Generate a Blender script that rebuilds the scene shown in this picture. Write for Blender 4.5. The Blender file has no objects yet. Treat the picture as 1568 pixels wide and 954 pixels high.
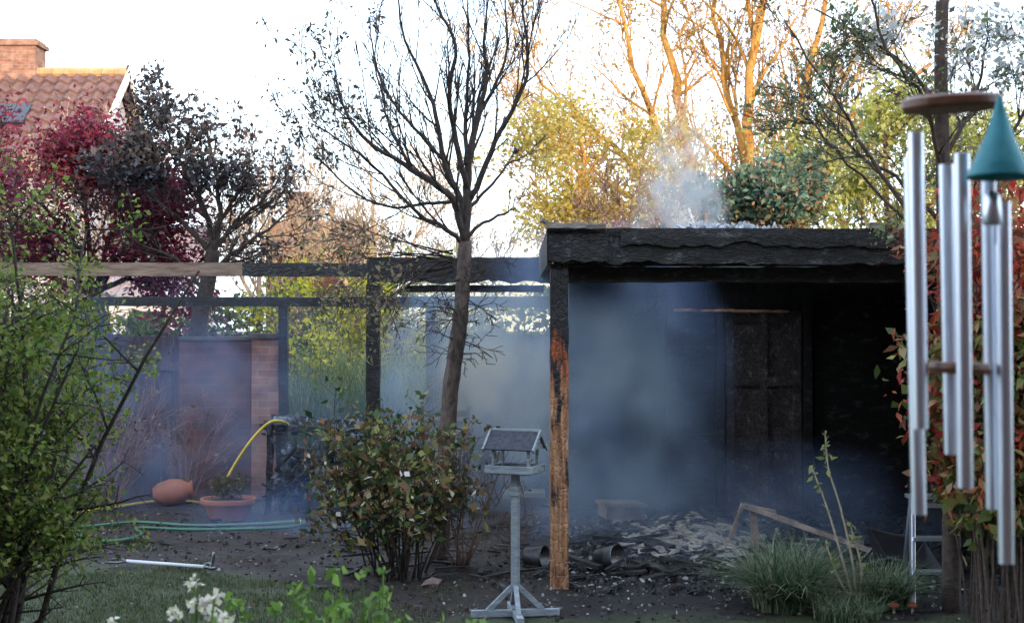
import bpy, math, random
import numpy as np
from mathutils import Vector, Matrix, Euler, noise
random.seed(7); np.random.seed(7)
S=bpy.context.scene
R=random.random
def U(a,b): return random.uniform(a,b)

# ------------------------------------------------------------------ helpers
def link(o): S.collection.objects.link(o); return o
def empty(name,loc=(0,0,0)):
    e=bpy.data.objects.new(name,None); e.location=loc; e.empty_display_size=.2; return link(e)
def parent(o,p):
    if p is not None:
        o.parent=p; o.matrix_parent_inverse=Matrix.Translation(-p.location)
class MB:
    def __init__(s): s.v=[]; s.f=[]; s.m=[]
    def add(s,vs,fs,mi=0):
        b=len(s.v); s.v+= [tuple(v) for v in vs]; s.f+=[tuple(b+i for i in f) for f in fs]; s.m+=[mi]*len(fs)
    def box(s,c,sz,rot=(0,0,0),mi=0):
        M=Matrix.Translation(c)@Euler(rot).to_matrix().to_4x4()
        x,y,z=[q/2 for q in sz]
        vs=[M@Vector(p) for p in [(-x,-y,-z),(x,-y,-z),(x,y,-z),(-x,y,-z),(-x,-y,z),(x,-y,z),(x,y,z),(-x,y,z)]]
        s.add(vs,[(0,3,2,1),(4,5,6,7),(0,1,5,4),(1,2,6,5),(2,3,7,6),(3,0,4,7)],mi)
    def beam(s,a,b,w,h,mi=0,jit=0.0,n=1):
        a=Vector(a);b=Vector(b);d=(b-a);L=d.length;d.normalize()
        up=Vector((0,0,1)) if abs(d.z)<.9 else Vector((0,1,0))
        sd=d.cross(up).normalized(); u=sd.cross(d).normalized()
        vs=[];fs=[]
        for i in range(n+1):
            p=a+d*L*i/n
            for (i1,j1) in ((-1,-1),(1,-1),(1,1),(-1,1)):
                vs.append(p+sd*(i1*w/2+U(-jit,jit))+u*(j1*h/2+U(-jit,jit))+d*U(-jit,jit))
        for i in range(n):
            for j in range(4):
                k=(j+1)%4; fs.append((i*4+j,i*4+k,i*4+4+k,i*4+4+j))
        fs.append((0,3,2,1)); e=n*4; fs.append((e,e+1,e+2,e+3)); s.add(vs,fs,mi)
    def tube(s,pts,rad,n=6,mi=0):
        pts=[Vector(p) for p in pts]; m=len(pts)
        if not hasattr(rad,'__len__'): rad=[rad]*m
        d=(pts[1]-pts[0]).normalized()
        ref=Vector((1,0,0)) if abs(d.x)<.8 else Vector((0,1,0))
        a=d.cross(ref).normalized(); vs=[];fs=[]
        for i in range(m):
            if i<m-1: dn=(pts[i+1]-pts[i])
            else: dn=(pts[i]-pts[i-1])
            if dn.length<1e-7: dn=d
            d=dn.normalized(); a=(a-d*a.dot(d)).normalized(); b=d.cross(a)
            for j in range(n):
                t=2*math.pi*j/n; vs.append(pts[i]+(a*math.cos(t)+b*math.sin(t))*rad[i])
        for i in range(m-1):
            for j in range(n):
                k=(j+1)%n; fs.append((i*n+j,i*n+k,i*n+n+k,i*n+n+j))
        fs.append(tuple(range(n-1,-1,-1))); fs.append(tuple((m-1)*n+j for j in range(n)))
        s.add(vs,fs,mi)
    def lathe(s,prof,c=(0,0,0),rot=(0,0,0),n=28,mi=0):
        M=Matrix.Translation(c)@Euler(rot).to_matrix().to_4x4(); vs=[];fs=[]
        for r,z in prof:
            for j in range(n):
                t=2*math.pi*j/n; vs.append(M@Vector((r*math.cos(t),r*math.sin(t),z)))
        for i in range(len(prof)-1):
            for j in range(n):
                k=(j+1)%n; fs.append((i*n+j,i*n+k,i*n+n+k,i*n+n+j))
        s.add(vs,fs,mi)
    def lump(s,c,r,sz=(1,1,1),mi=0,rot=None):
        M=Matrix.Translation(c)@Euler(rot or (U(0,6),U(0,6),U(0,6))).to_matrix().to_4x4()
        t=(1+5**.5)/2
        vs=[(-1,t,0),(1,t,0),(-1,-t,0),(1,-t,0),(0,-1,t),(0,1,t),(0,-1,-t),(0,1,-t),(t,0,-1),(t,0,1),(-t,0,-1),(-t,0,1)]
        fs=[(0,11,5),(0,5,1),(0,1,7),(0,7,10),(0,10,11),(1,5,9),(5,11,4),(11,10,2),(10,7,6),(7,1,8),(3,9,4),(3,4,2),(3,2,6),(3,6,8),(3,8,9),(4,9,5),(2,4,11),(6,2,10),(8,6,7),(9,8,1)]
        s.add([M@Vector((v[0]*r*.53*sz[0]*U(.6,1.3),v[1]*r*.53*sz[1]*U(.6,1.3),v[2]*r*.53*sz[2]*U(.6,1.3))) for v in vs],fs,mi)
    def obj(s,name,mats,par=None,smooth=False,bevel=0):
        me=bpy.data.meshes.new(name); me.from_pydata(s.v,[],s.f)
        if not isinstance(mats,(list,tuple)): mats=[mats]
        for m in mats: me.materials.append(m)
        me.polygons.foreach_set('material_index',s.m)
        if smooth: me.polygons.foreach_set('use_smooth',[True]*len(s.f))
        me.update(); o=link(bpy.data.objects.new(name,me)); parent(o,par)
        if bevel:
            b=o.modifiers.new('b','BEVEL'); b.width=bevel; b.segments=2; b.limit_method='ANGLE'
        return o
def spline(P,m=5):
    P=[Vector(p) for p in P]; Q=[P[0]*2-P[1]]+P+[P[-1]*2-P[-2]]; out=[]
    for i in range(1,len(Q)-2):
        for j in range(m):
            t=j/m; a,b,c,d=Q[i-1],Q[i],Q[i+1],Q[i+2]
            out.append(.5*((2*b)+(c-a)*t+(2*a-5*b+4*c-d)*t*t+(3*b-a-3*c+d)*t**3))
    out.append(P[-1]); return out
def rv():
    v=Vector(np.random.randn(3)); return v.normalized()

# ------------------------------------------------------------------ materials
def newmat(name):
    m=bpy.data.materials.new(name); m.use_nodes=True; nt=m.node_tree; nt.nodes.clear()
    return m,nt,nt.nodes.new('ShaderNodeOutputMaterial')
def N(nt,t,**kw):
    n=nt.nodes.new('ShaderNode'+t)
    for k,v in kw.items():
        if k.startswith('i_'):
            key=k[2:]; key=int(key) if key.isdigit() else key.replace('_',' ')
            n.inputs[key].default_value=v
        else: setattr(n,k,v)
    return n
def ramp(nt,stops):
    r=nt.nodes.new('ShaderNodeValToRGB'); e=r.color_ramp.elements
    while len(e)<len(stops): e.new(.5)
    for i,(p,c) in enumerate(stops): e[i].position=p; e[i].color=tuple(c)+(1,)
    return r
def nmat(name,c1,c2,scale=8,rough=.8,bump=.3,bs=None,metal=0,stretch=(1,1,1),c3=None,lo=.35,hi=.65,dist=.02):
    m,nt,out=newmat(name); L=nt.links.new
    tc=N(nt,'TexCoord'); mp=N(nt,'Mapping'); mp.inputs['Scale'].default_value=stretch
    L(tc.outputs['Object'],mp.inputs['Vector'])
    nz=N(nt,'TexNoise',i_Scale=scale,i_Detail=6.,i_Roughness=.65); L(mp.outputs[0],nz.inputs['Vector'])
    st=[(lo,c1),(hi,c2)]+([(min(.99,hi+.15),c3)] if c3 else [])
    r=ramp(nt,st); L(nz.outputs['Fac'],r.inputs[0])
    b=N(nt,'BsdfPrincipled',i_Roughness=rough,i_Metallic=metal)
    L(r.outputs[0],b.inputs['Base Color'])
    n2=N(nt,'TexNoise',i_Scale=bs or scale*4,i_Detail=5.,i_Roughness=.7); L(mp.outputs[0],n2.inputs['Vector'])
    bp=N(nt,'Bump',i_Strength=bump,i_Distance=dist); L(n2.outputs['Fac'],bp.inputs['Height']); L(bp.outputs[0],b.inputs['Normal'])
    L(b.outputs[0],out.inputs[0]); return m
def charmat(name,scale=16,stretch=(1,1,1),grey=.10,base=.012,rough=.55,wood=None,tint=(1,1,1)):
    m,nt,out=newmat(name); L=nt.links.new
    tc=N(nt,'TexCoord'); mp=N(nt,'Mapping'); mp.inputs['Scale'].default_value=stretch
    L(tc.outputs['Object'],mp.inputs['Vector'])
    dn=N(nt,'TexNoise',i_Scale=scale*.6,i_Detail=4.); L(mp.outputs[0],dn.inputs['Vector'])
    mx=N(nt,'MixRGB',i_Fac=.06); L(mp.outputs[0],mx.inputs[1]); L(dn.outputs['Color'],mx.inputs[2])
    vo=N(nt,'TexVoronoi',feature='DISTANCE_TO_EDGE',i_Scale=scale); L(mx.outputs[0],vo.inputs['Vector'])
    nz=N(nt,'TexNoise',i_Scale=scale*.35,i_Detail=7.,i_Roughness=.7); L(mp.outputs[0],nz.inputs['Vector'])
    tr_,tg,tb__=tint
    r=ramp(nt,[(.35,(base*.5*tr_,base*.5*tg,base*.5*tb__)),(.55,(base*1.3*tr_,base*1.3*tg,base*1.5*tb__)),(.75,(grey*.9*tr_,grey*.95*tg,grey*tb__))]); L(nz.outputs['Fac'],r.inputs[0])
    vr=ramp(nt,[(0,(.15,)*3),(.12,(1,1,1))]); L(vo.outputs['Distance'],vr.inputs[0])
    mul=N(nt,'MixRGB',blend_type='MULTIPLY',i_Fac=1.); L(r.outputs[0],mul.inputs[1]); L(vr.outputs[0],mul.inputs[2])
    b=N(nt,'BsdfPrincipled',i_Roughness=rough)
    col=mul.outputs[0]
    if wood:
        sp=N(nt,'SeparateXYZ'); L(tc.outputs['Object'],sp.inputs[0])
        wm=N(nt,'Mapping'); wm.inputs['Scale'].default_value=(14,14,1.2); L(tc.outputs['Object'],wm.inputs['Vector'])
        wn=N(nt,'TexNoise',i_Scale=3.,i_Detail=8.,i_Roughness=.65); L(wm.outputs[0],wn.inputs['Vector'])
        wr=ramp(nt,[(.32,(.045,.02,.012)),(.44,(.26,.115,.05)),(.58,(.44,.24,.13)),(.8,(.58,.40,.27))]); L(wn.outputs['Fac'],wr.inputs[0])
        orr=N(nt,'MapRange'); orr.inputs[1].default_value=wood[2]-.2; orr.inputs[2].default_value=wood[2]+.2; L(sp.outputs['Z'],orr.inputs[0])
        om=N(nt,'MixRGB',blend_type='MULTIPLY'); om.inputs[2].default_value=(.8,.33,.14,1); L(orr.outputs[0],om.inputs[0]); L(wr.outputs[0],om.inputs[1])
        ad=N(nt,'MapRange'); ad.inputs[1].default_value=wood[0]; ad.inputs[2].default_value=wood[1]; ad.inputs[3].default_value=-.03;ad.inputs[4].default_value=.5; L(sp.outputs['Z'],ad.inputs[0])
        cn=N(nt,'Mapping'); cn.inputs['Scale'].default_value=(7,7,1.6); L(tc.outputs['Object'],cn.inputs['Vector'])
        c2=N(nt,'TexNoise',i_Scale=2.6,i_Detail=6.,i_Roughness=.6); L(cn.outputs[0],c2.inputs['Vector'])
        su=N(nt,'Math',operation='ADD'); L(ad.outputs[0],su.inputs[0]); L(c2.outputs['Fac'],su.inputs[1])
        cr=ramp(nt,[(.50,(0,0,0)),(.60,(1,1,1))]); L(su.outputs[0],cr.inputs[0])
        fm=N(nt,'MixRGB'); L(cr.outputs[0],fm.inputs[0]); L(om.outputs[0],fm.inputs[1]); L(mul.outputs[0],fm.inputs[2]); col=fm.outputs[0]
    L(col,b.inputs['Base Color'])
    ma=N(nt,'Math',operation='MULTIPLY_ADD'); ma.inputs[1].default_value=.5; L(vr.outputs[0],ma.inputs[0]); L(nz.outputs['Fac'],ma.inputs[2])
    bp=N(nt,'Bump',i_Strength=.8,i_Distance=.012); L(ma.outputs[0],bp.inputs['Height']); L(bp.outputs[0],b.inputs['Normal'])
    L(b.outputs[0],out.inputs[0]); return m
def leafmat(name,cols,trans=.35,rough=.6):
    m,nt,out=newmat(name); L=nt.links.new
    g=N(nt,'NewGeometry'); n=len(cols)
    r=ramp(nt,[((i+.5)/n,c) for i,c in enumerate(cols)]); L(g.outputs['Random Per Island'],r.inputs[0])
    d=N(nt,'BsdfPrincipled',i_Roughness=rough); t=N(nt,'BsdfTranslucent'); x=N(nt,'MixShader',i_Fac=trans)
    L(r.outputs[0],d.inputs['Base Color']); L(r.outputs[0],t.inputs['Color']); L(d.outputs[0],x.inputs[1]); L(t.outputs[0],x.inputs[2])
    L(x.outputs[0],out.inputs[0]); return m
def leaves(name,C,size,mat,par=None,aspect=.5,var=.35,droop=0.,flat=0.):
    C=np.asarray(C,float); n=len(C)
    a=np.random.randn(n,3); a[:,2]=a[:,2]*(1-flat)-droop; a/=np.linalg.norm(a,axis=1)[:,None]
    q=np.random.randn(n,3); b=np.cross(a,q); b/=np.linalg.norm(b,axis=1)[:,None]; nn=np.cross(a,b)
    Ls=(size*np.clip(1+var*np.random.randn(n),.4,2))[:,None]; W=Ls*aspect
    v=np.stack([C,C+a*Ls*.45+b*W*.5+nn*Ls*.1,C+a*Ls,C+a*Ls*.45-b*W*.5+nn*Ls*.1],1).reshape(-1,3)
    me=bpy.data.meshes.new(name); me.vertices.add(4*n); me.vertices.foreach_set('co',v.ravel())
    me.loops.add(4*n); me.loops.foreach_set('vertex_index',np.arange(4*n,dtype=np.int32))
    me.polygons.add(n); me.polygons.foreach_set('loop_start',np.arange(0,4*n,4,dtype=np.int32))
    try: me.polygons.foreach_set('loop_total',np.full(n,4,dtype=np.int32))
    except Exception: pass
    me.materials.append(mat); me.update(calc_edges=True); me.validate()
    o=link(bpy.data.objects.new(name,me)); parent(o,par); return o
def near(tw,n,sig,filt=None,clump=None):
    P=np.array([tuple(p) for p in tw]); 
    if filt is not None: P=P[[bool(filt(p)) for p in P]]
    if clump:
        w=np.array([max(0.,noise.noise(Vector(p)*clump)+.3) for p in P])+.03
        idx=np.random.choice(len(P),n,p=w/w.sum())
    else: idx=np.random.randint(0,len(P),n)
    return P[idx]+np.random.randn(n,3)*sig
def grow(mb,p,d,L,r,lev,A,tw):
    n=A.get('n',5); pts=[p.copy()]; d=d.normalized(); ds=[d]
    for i in range(n):
        d=(d+rv()*A['wob']+Vector((0,0,1))*A['trop']).normalized(); p=p+d*L/n; pts.append(p.copy()); ds.append(d)
    rad=[max(A.get('rmin',.001),r*(1-.7*i/n)) for i in range(n+1)]
    mb.tube(pts,rad,A.get('sides',[7,6,4,3,3,3])[lev])
    if lev>=A['max']-1: tw.extend(pts[1:])
    if lev<A['max']:
        for c in range(A['kids'][lev]):
            t=U(A.get('start',.25),1); f=t*n; i=min(n-1,int(f)); q=pts[i].lerp(pts[i+1],f-i)
            an=math.radians(U(*A['ang'])); ax=ds[i].cross(rv()).normalized()
            nd=ds[i].copy(); nd.rotate(Matrix.Rotation(an,3,ax))
            grow(mb,q,nd,L*A['ratio']*U(.7,1.2)*(1-.35*t),rad[i]*A.get('rr',.6),lev+1,A,tw)
def limb(mb,P,r0,r1,A,tw,kids,kl,ang=None,start=.15,sides=8):
    pts=spline(P,4); n=len(pts)-1; wv=A.get('lw',.012)
    pts=[pts[0]]+[p+rv()*wv for p in pts[1:]]
    rad=[r0+(r1-r0)*i/n for i in range(n+1)]; mb.tube(pts,rad,sides); tw.extend(pts[n//2:])
    for c in range(kids):
        t=U(start,1); i=min(n-1,int(t*n)); d=(pts[i+1]-pts[i]).normalized()
        ax=d.cross(rv()).normalized(); nd=d.copy(); nd.rotate(Matrix.Rotation(math.radians(U(*(ang or A['ang']))),3,ax))
        grow(mb,pts[i],nd,kl*U(.6,1.2),rad[i]*.5,A.get('lev0',1),A,tw)
def blades(name,n,place,h,w,lean,mat,par=None,seg=3):
    vs=[];fs=[]
    for k in range(n):
        x,y,z=place(); H=h*U(.5,1.15); th=U(0,6.283); dx,dy=math.cos(th),math.sin(th); ln=lean*U(.2,1.2); b=len(vs)
        for i in range(seg+1):
            t=i/seg; ww=w*(1-t*.9)/2; o=ln*H*t*t
            zz=z+H*t*(1-.35*ln*t)
            vs.append((x+dx*o-dy*ww,y+dy*o+dx*ww,zz)); vs.append((x+dx*o+dy*ww,y+dy*o-dx*ww,zz))
        for i in range(seg): fs.append((b+2*i,b+2*i+1,b+2*i+3,b+2*i+2))
    m=MB(); m.v=vs;m.f=fs;m.m=[0]*len(fs); return m.obj(name,mat,par)

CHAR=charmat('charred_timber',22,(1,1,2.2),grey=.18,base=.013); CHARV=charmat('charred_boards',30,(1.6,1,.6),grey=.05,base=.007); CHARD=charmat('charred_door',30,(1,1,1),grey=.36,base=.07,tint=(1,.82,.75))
CHARP=charmat('half_burnt_post',26,(1,1,.7),wood=(1.25,2.5,1.35)); CHARR=charmat('burnt_red_post',26,wood=(-.2,2.4,.2))
BARK=nmat('bark',(.02,.015,.013),(.07,.05,.042),30,.85,.6)
BARKC=nmat('grey_bark',(.05,.036,.032),(.17,.125,.105),24,.85,.7,stretch=(1,1,.5))
BARKM=nmat('mossy_bark',(.05,.035,.03),(.13,.09,.07),25,.85,.6,c3=(.10,.11,.06))
GOLDB=nmat('golden_bark',(.30,.14,.04),(.68,.38,.10),3,.85,.8,bs=9,dist=.12,stretch=(1,1,.4))
TWIG=nmat('twig',(.10,.06,.045),(.2,.13,.1),20,.8,.2)
SOILM=nmat('soil_clods',(.008,.006,.005),(.035,.024,.02),30,.85,.4)
ASH=nmat('ash',(.14,.14,.145),(.46,.45,.44),20,.95,.5)
WOOD=nmat('weathered_wood',(.16,.10,.075),(.34,.25,.19),5,.8,.3,stretch=(1,8,8))
METAL=nmat('brushed_aluminium',(.76,.82,.92),(.86,.91,.98),4,.36,.02,metal=1)
DMETAL=nmat('sooty_metal',(.05,.05,.055),(.25,.26,.28),8,.4,.2,metal=.8)

# ------------------------------------------------------------------ camera / light / sky
cam=bpy.data.cameras.new('camera'); co=link(bpy.data.objects.new('camera',cam)); S.camera=co
cam.lens=50; cam.sensor_width=36; cam.clip_end=2000; cam.clip_start=.05
co.location=(0,0,1.7); co.rotation_euler=(math.radians(90.6),0,0)
cam.dof.use_dof=True; cam.dof.focus_distance=9.8; cam.dof.aperture_fstop=7.5
EL=13; sv=Vector((.45,-1,0)).normalized()*math.cos(math.radians(EL)); sv.z=math.sin(math.radians(EL))
sl=bpy.data.lights.new('sun','SUN'); sl.energy=5.; sl.angle=math.radians(.5); sl.color=(1,.72,.38)
so=link(bpy.data.objects.new('sun',sl)); so.rotation_euler=sv.to_track_quat('Z','Y').to_euler(); so.location=(20,-40,20)
w=bpy.data.worlds.new('World'); S.world=w; w.use_nodes=True; nt=w.node_tree; nt.nodes.clear()
sk=N(nt,'TexSky',sky_type='NISHITA'); sk.sun_disc=False; sk.sun_elevation=math.radians(EL); sk.sun_rotation=math.atan2(sv.x,sv.y)
sk.dust_density=2.; sk.air_density=1.2
mx=N(nt,'MixRGB',blend_type='ADD',i_Fac=1.)
tc=N(nt,'TexCoord'); cn=N(nt,'TexNoise',i_Scale=2.5,i_Detail=5.); nt.links.new(tc.outputs['Generated'],cn.inputs['Vector'])
cr=ramp(nt,[(.3,(.60,.76,1.)),(.7,(.76,.85,1.))]); nt.links.new(cn.outputs['Fac'],cr.inputs[0])
vm=N(nt,'VectorMath',operation='SCALE'); vm.inputs['Scale'].default_value=14.5; nt.links.new(cr.outputs[0],vm.inputs[0]); nt.links.new(vm.outputs[0],mx.inputs[2])
bg=N(nt,'Background',i_Strength=.15); wo=nt.nodes.new('ShaderNodeOutputWorld')
nt.links.new(sk.outputs[0],mx.inputs[1]); nt.links.new(mx.outputs[0],bg.inputs[0]); nt.links.new(bg.outputs[0],wo.inputs[0])
S.view_settings.view_transform='Standard'; S.view_settings.look='None'; S.view_settings.exposure=0

# ------------------------------------------------------------------ ground
def gz(x,y):
    return .03*noise.noise(Vector((x*1.1,y*1.1,0)))+.016*noise.noise(Vector((x*5,y*5,3)))
def lawn_edge(x): return 9.15+max(0,-x-.9)*.42+.15*math.sin(x*2.3)
xs=sorted(set([-300,-120,-60,-30,-15]+[-8+i*.1 for i in range(141)]+[10,20,50,120,300])); ys=sorted(set([-300,-60,-20,0,4,6]+[7+i*.08 for i in range(95)]+[18,25,40,80,200,500]))
m=MB(); nx=len(xs)
for y in ys:
    for x in xs: m.v.append((x,y,gz(x,y) if (-8<=x<=6 and 7<=y<=14.5) else 0))
for j in range(len(ys)-1):
    for i in range(nx-1): m.f.append((j*nx+i,j*nx+i+1,(j+1)*nx+i+1,(j+1)*nx+i)); m.m.append(0)
gm,nt,out=newmat('ground_soil_and_lawn'); L=nt.links.new
tc=N(nt,'TexCoord'); sp=N(nt,'SeparateXYZ'); L(tc.outputs['Object'],sp.inputs[0])
n1=N(nt,'TexNoise',i_Scale=1.6,i_Detail=6.); L(tc.outputs['Object'],n1.inputs['Vector'])
n2=N(nt,'TexNoise',i_Scale=26.,i_Detail=10.,i_Roughness=.75); L(tc.outputs['Object'],n2.inputs['Vector'])
soil=ramp(nt,[(.35,(.008,.0055,.005)),(.55,(.035,.023,.019)),(.75,(.10,.072,.06))]); L(n2.outputs['Fac'],soil.inputs[0])
soot=ramp(nt,[(.35,(.004,.004,.005)),(.58,(.016,.015,.016)),(.78,(.11,.11,.115))]); L(n2.outputs['Fac'],soot.inputs[0])
sa=N(nt,'MapRange'); sa.inputs[1].default_value=-.7; sa.inputs[2].default_value=.6; L(sp.outputs['X'],sa.inputs[0])
sb=N(nt,'MixRGB'); L(sa.outputs[0],sb.inputs[0]); L(soil.outputs[0],sb.inputs[1]); L(soot.outputs[0],sb.inputs[2])
gr=ramp(nt,[(.3,(.02,.03,.01)),(.6,(.055,.08,.025)),(.8,(.11,.11,.05))]); L(n2.outputs['Fac'],gr.inputs[0])
a=N(nt,'Math',operation='MULTIPLY_ADD'); a.inputs[1].default_value=-1; a.inputs[2].default_value=-.9; L(sp.outputs['X'],a.inputs[0])
b=N(nt,'Math',operation='MAXIMUM'); b.inputs[1].default_value=0; L(a.outputs[0],b.inputs[0])
c=N(nt,'Math',operation='MULTIPLY_ADD'); c.inputs[1].default_value=.42; c.inputs[2].default_value=9.4; L(b.outputs[0],c.inputs[0])
d=N(nt,'Math',operation='SUBTRACT'); L(sp.outputs['Y'],d.inputs[0]); L(c.outputs[0],d.inputs[1])
e=N(nt,'Math',operation='MULTIPLY_ADD'); e.inputs[1].default_value=1.2; L(n1.outputs['Fac'],e.inputs[0]); L(d.outputs[0],e.inputs[2])
x1=N(nt,'MapRange'); x1.inputs[1].default_value=-1.3; x1.inputs[2].default_value=-.5; L(sp.outputs['X'],x1.inputs[0])
f=N(nt,'Math',operation='ADD'); L(e.outputs[0],f.inputs[0]); L(x1.outputs[0],f.inputs[1])
mk=ramp(nt,[(.42,(0,0,0)),(.66,(1,1,1))]); L(f.outputs[0],mk.inputs[0])
mm=N(nt,'MixRGB'); L(mk.outputs[0],mm.inputs[0]); L(gr.outputs[0],mm.inputs[1]); L(sb.outputs[0],mm.inputs[2])
fy=N(nt,'MapRange'); fy.inputs[1].default_value=14.2; fy.inputs[2].default_value=15; L(sp.outputs['Y'],fy.inputs[0])
m3=N(nt,'MixRGB'); L(fy.outputs[0],m3.inputs[0]); L(mm.outputs[0],m3.inputs[1]); L(gr.outputs[0],m3.inputs[2])
rr=ramp(nt,[(.42,(.45,)*3),(.6,(.9,)*3)]); L(n1.outputs['Fac'],rr.inputs[0])
bs=N(nt,'BsdfPrincipled'); L(m3.outputs[0],bs.inputs['Base Color']); L(rr.outputs[0],bs.inputs['Roughness'])
bp=N(nt,'Bump',i_Strength=1.,i_Distance=.04); L(n2.outputs['Fac'],bp.inputs['Height']); L(bp.outputs[0],bs.inputs['Normal']); L(bs.outputs[0],out.inputs[0])
ground=m.obj('ground',gm,smooth=True)

LG=leafmat('lawn_green',[(.025,.045,.012),(.055,.095,.025),(.10,.13,.05),(.13,.11,.06)],.3)
def lp():
    while True:
        x=U(-5.5,.3); y=U(7.6,12.3)
        if noise.noise(Vector((x*3,y*3,9)))<-.25 and R()<.75: continue
        if y<lawn_edge(x)+.7*noise.noise(Vector((x*2,y*2,5)))+.25*noise.noise(Vector((x*8,y*8,5))) and (x<-.9 or R()<max(0,.9-(x+.9)*1.2)): return (x,y,gz(x,y)-.005)
blades('lawn_grass',40000,lp,.042,.007,.6,LG,seg=2)
m=MB()
for i in range(4200):
    x=U(-5,3.2); y=U(8.2,13.6)
    if y<lawn_edge(x)-.1 and x<-.8: continue
    r=abs(random.gauss(.002,.007))+.003; m.lump((x,y,gz(x,y)+r*.1),min(r,.03),(1.2,1,.5))
m.obj('soil_clods',SOILM)
LIT=leafmat('litter',[(.02,.013,.01),(.10,.055,.03),(.16,.11,.07),(.04,.03,.03),(.3,.27,.25)],.1)
P=[(x,y,gz(x,y)+.012) for x,y in ((U(-4.5,3),U(8.2,12.8)) for _ in range(4600)) if not(y<lawn_edge(x) and x<-.9 and R()<.8)]
leaves('leaf_litter',P,.026,LIT,flat=.9)

# ------------------------------------------------------------------ burnt shed
E=empty('burnt_shed',(1.8,11,0))
def ragged(mb,x0,x1,y,z0,z1,th,amp,n=60,mi=0,slope=0,seed=0,ta=.004):
    vs=[];fs=[]
    for i in range(n+1):
        x=x0+(x1-x0)*i/n; s=slope*(x-x0)
        lo=z0+s+amp*abs(noise.noise(Vector((x*3,seed,0))))*1.6+amp*.5*noise.noise(Vector((x*14,seed,1)))
        hi=z1+s+ta*noise.noise(Vector((x*9,seed,2))); mid=(lo+hi)/2
        bu=.004*noise.noise(Vector((x*12,seed,3)))
        vs+=[(x,y+bu,lo),(x,y-.003+bu,mid),(x,y+bu,hi),(x,y+th,hi),(x,y+th,lo)]
    for i in range(n):
        for j in range(5):
            k=(j+1)%5; fs.append((i*5+j,i*5+5+j,i*5+5+k,i*5+k))
    fs.append((0,1,2,3,4)); e=n*5; fs.append((e+4,e+3,e+2,e+1,e)); mb.add(vs,fs,mi)
m=MB()
ragged(m,.225,3.65,9.17,2.10,2.335,.035,.035,n=160,seed=1,slope=-.002)
ragged(m,.70,3.63,9.145,2.21,2.325,.022,.045,n=140,seed=5,slope=-.004,ta=.012)
ragged(m,.24,.62,9.150,2.115,2.29,.018,.03,n=24,seed=8)
m.box((.243,10.6,2.215),(.03,2.80,.235)); m.box((1.95,9.34,2.19),(3.35,.04,.19)); m.obj('fascia',CHAR,E)
m=MB(); m.beam((.215,9.13,2.348),(.60,9.13,2.343),.05,.035,0,.006,8); m.beam((.19,9.1,2.38),(.26,9.2,2.35),.03,.02,0,.004,2)
m.beam((2.30,9.15,2.345),(2.38,9.16,2.345),.05,.035,0,.008,2)
m.obj('roof_trim',nmat('scorched_trim',(.12,.10,.09),(.38,.33,.29),10,.8,.4,stretch=(1,6,6)),E)
m=MB()
n=30; m.beam((.307,9.27,-.03),(.307,9.27,2.105),.118,.10,0,.0035,n); m.obj('front_post',CHARP,E)
m=MB()
m.beam((.57,13.0,0),(.57,13.0,2.2),.11,.11,0,.004,14); m.beam((3.55,9.3,0),(3.55,9.3,2.1),.12,.12)
m.beam((.36,9.40,2.04),(3.5,9.40,2.04),.07,.10,0,.006,30)
for i in range(8):
    x=.45+i*.45; m.beam((x,9.4,2.18),(x,13.1,2.2),.05,.13,0,.004,8)
m.box((3.62,11.2,1.05),(.05,3.9,2.2))
m.obj('frame_timbers',CHAR,E)
m=MB()
x=.63
while x<3.6:
    bw=.145; m.box((x+bw/2,13.12+U(-.006,.006),1.13),(bw-.004,.03,2.26),(0,0,U(-.015,.015))); x+=bw
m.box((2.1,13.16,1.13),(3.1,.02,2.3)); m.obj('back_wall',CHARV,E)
m=MB()
m.box((1.66,13.03,.92),(.40,.04,1.78)); 
m.box((1.44,12.97,.95),(.06,.10,1.9)); m.box((1.89,12.95,.95),(.06,.12,1.9)); m.box((2.68,12.93,.95),(.07,.14,2.0)); m.box((1.66,12.97,1.80),(.38,.06,.06))
for k in range(4): m.box((1.66,12.99,.25+.45*k),(.36,.04,.03))
m.box((3.18,12.98,1.0),(.85,.05,1.95)); m.obj('door_frame_and_panels',CHAR,E)
m=MB(); m.box((2.285,12.98,.92),(.72,.05,1.84)); 
for xx in (1.98,2.285,2.59): m.box((xx,12.935,.92),(.07,.04,1.8))
for zz in (.07,.62,1.2,1.78): m.box((2.285,12.94,zz),(.70,.03,.08))
m.obj('charred_door',CHARD,E)
m=MB(); m.beam((1.46,12.86,1.85),(2.5,12.86,1.835),.035,.022,0,.005,14); m.obj('scorched_ledge',nmat('ember_wood',(.12,.05,.025),(.55,.30,.16),9,.7,.3),E)
m=MB()
m.tube(spline([(1.1,12.2,2.15),(1.25,12.2,1.98),(1.2,12.2,1.85),(1.05,12.2,1.8)],5),.006,5); m.tube(spline([(1.2,12.3,2.15),(1.15,12.3,1.9),(1.0,12.3,1.7),(.95,12.3,1.6)],5),.005,5); m.tube([(1.2,12.25,1.95),(1.35,12.2,1.98)],.006,5)
m.obj('hanging_laths',CHAR,E)
m=MB()
for i in range(26):
    y=9.24+i*.15
    if 10.4<y<12.5:
        m.beam((.24,y,2.30),(.85+U(-.1,.15),y,2.30),.14,.03,0,.005,5); m.beam((2.05+U(-.3,.25),y,2.30),(3.65,y,2.30),.14,.03,0,.005,12)
    else: m.beam((.24,y,2.30),(3.65,y,2.30),.155,.03,0,.004,20)
m.obj('roof_deck',CHAR,E)
m=MB()
for i in range(190): m.lump((random.gauss(1.4,.16) ,U(9.2,9.6),2.33+abs(random.gauss(0,.012))),U(.010,.028),(1.8,1,.35))
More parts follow.
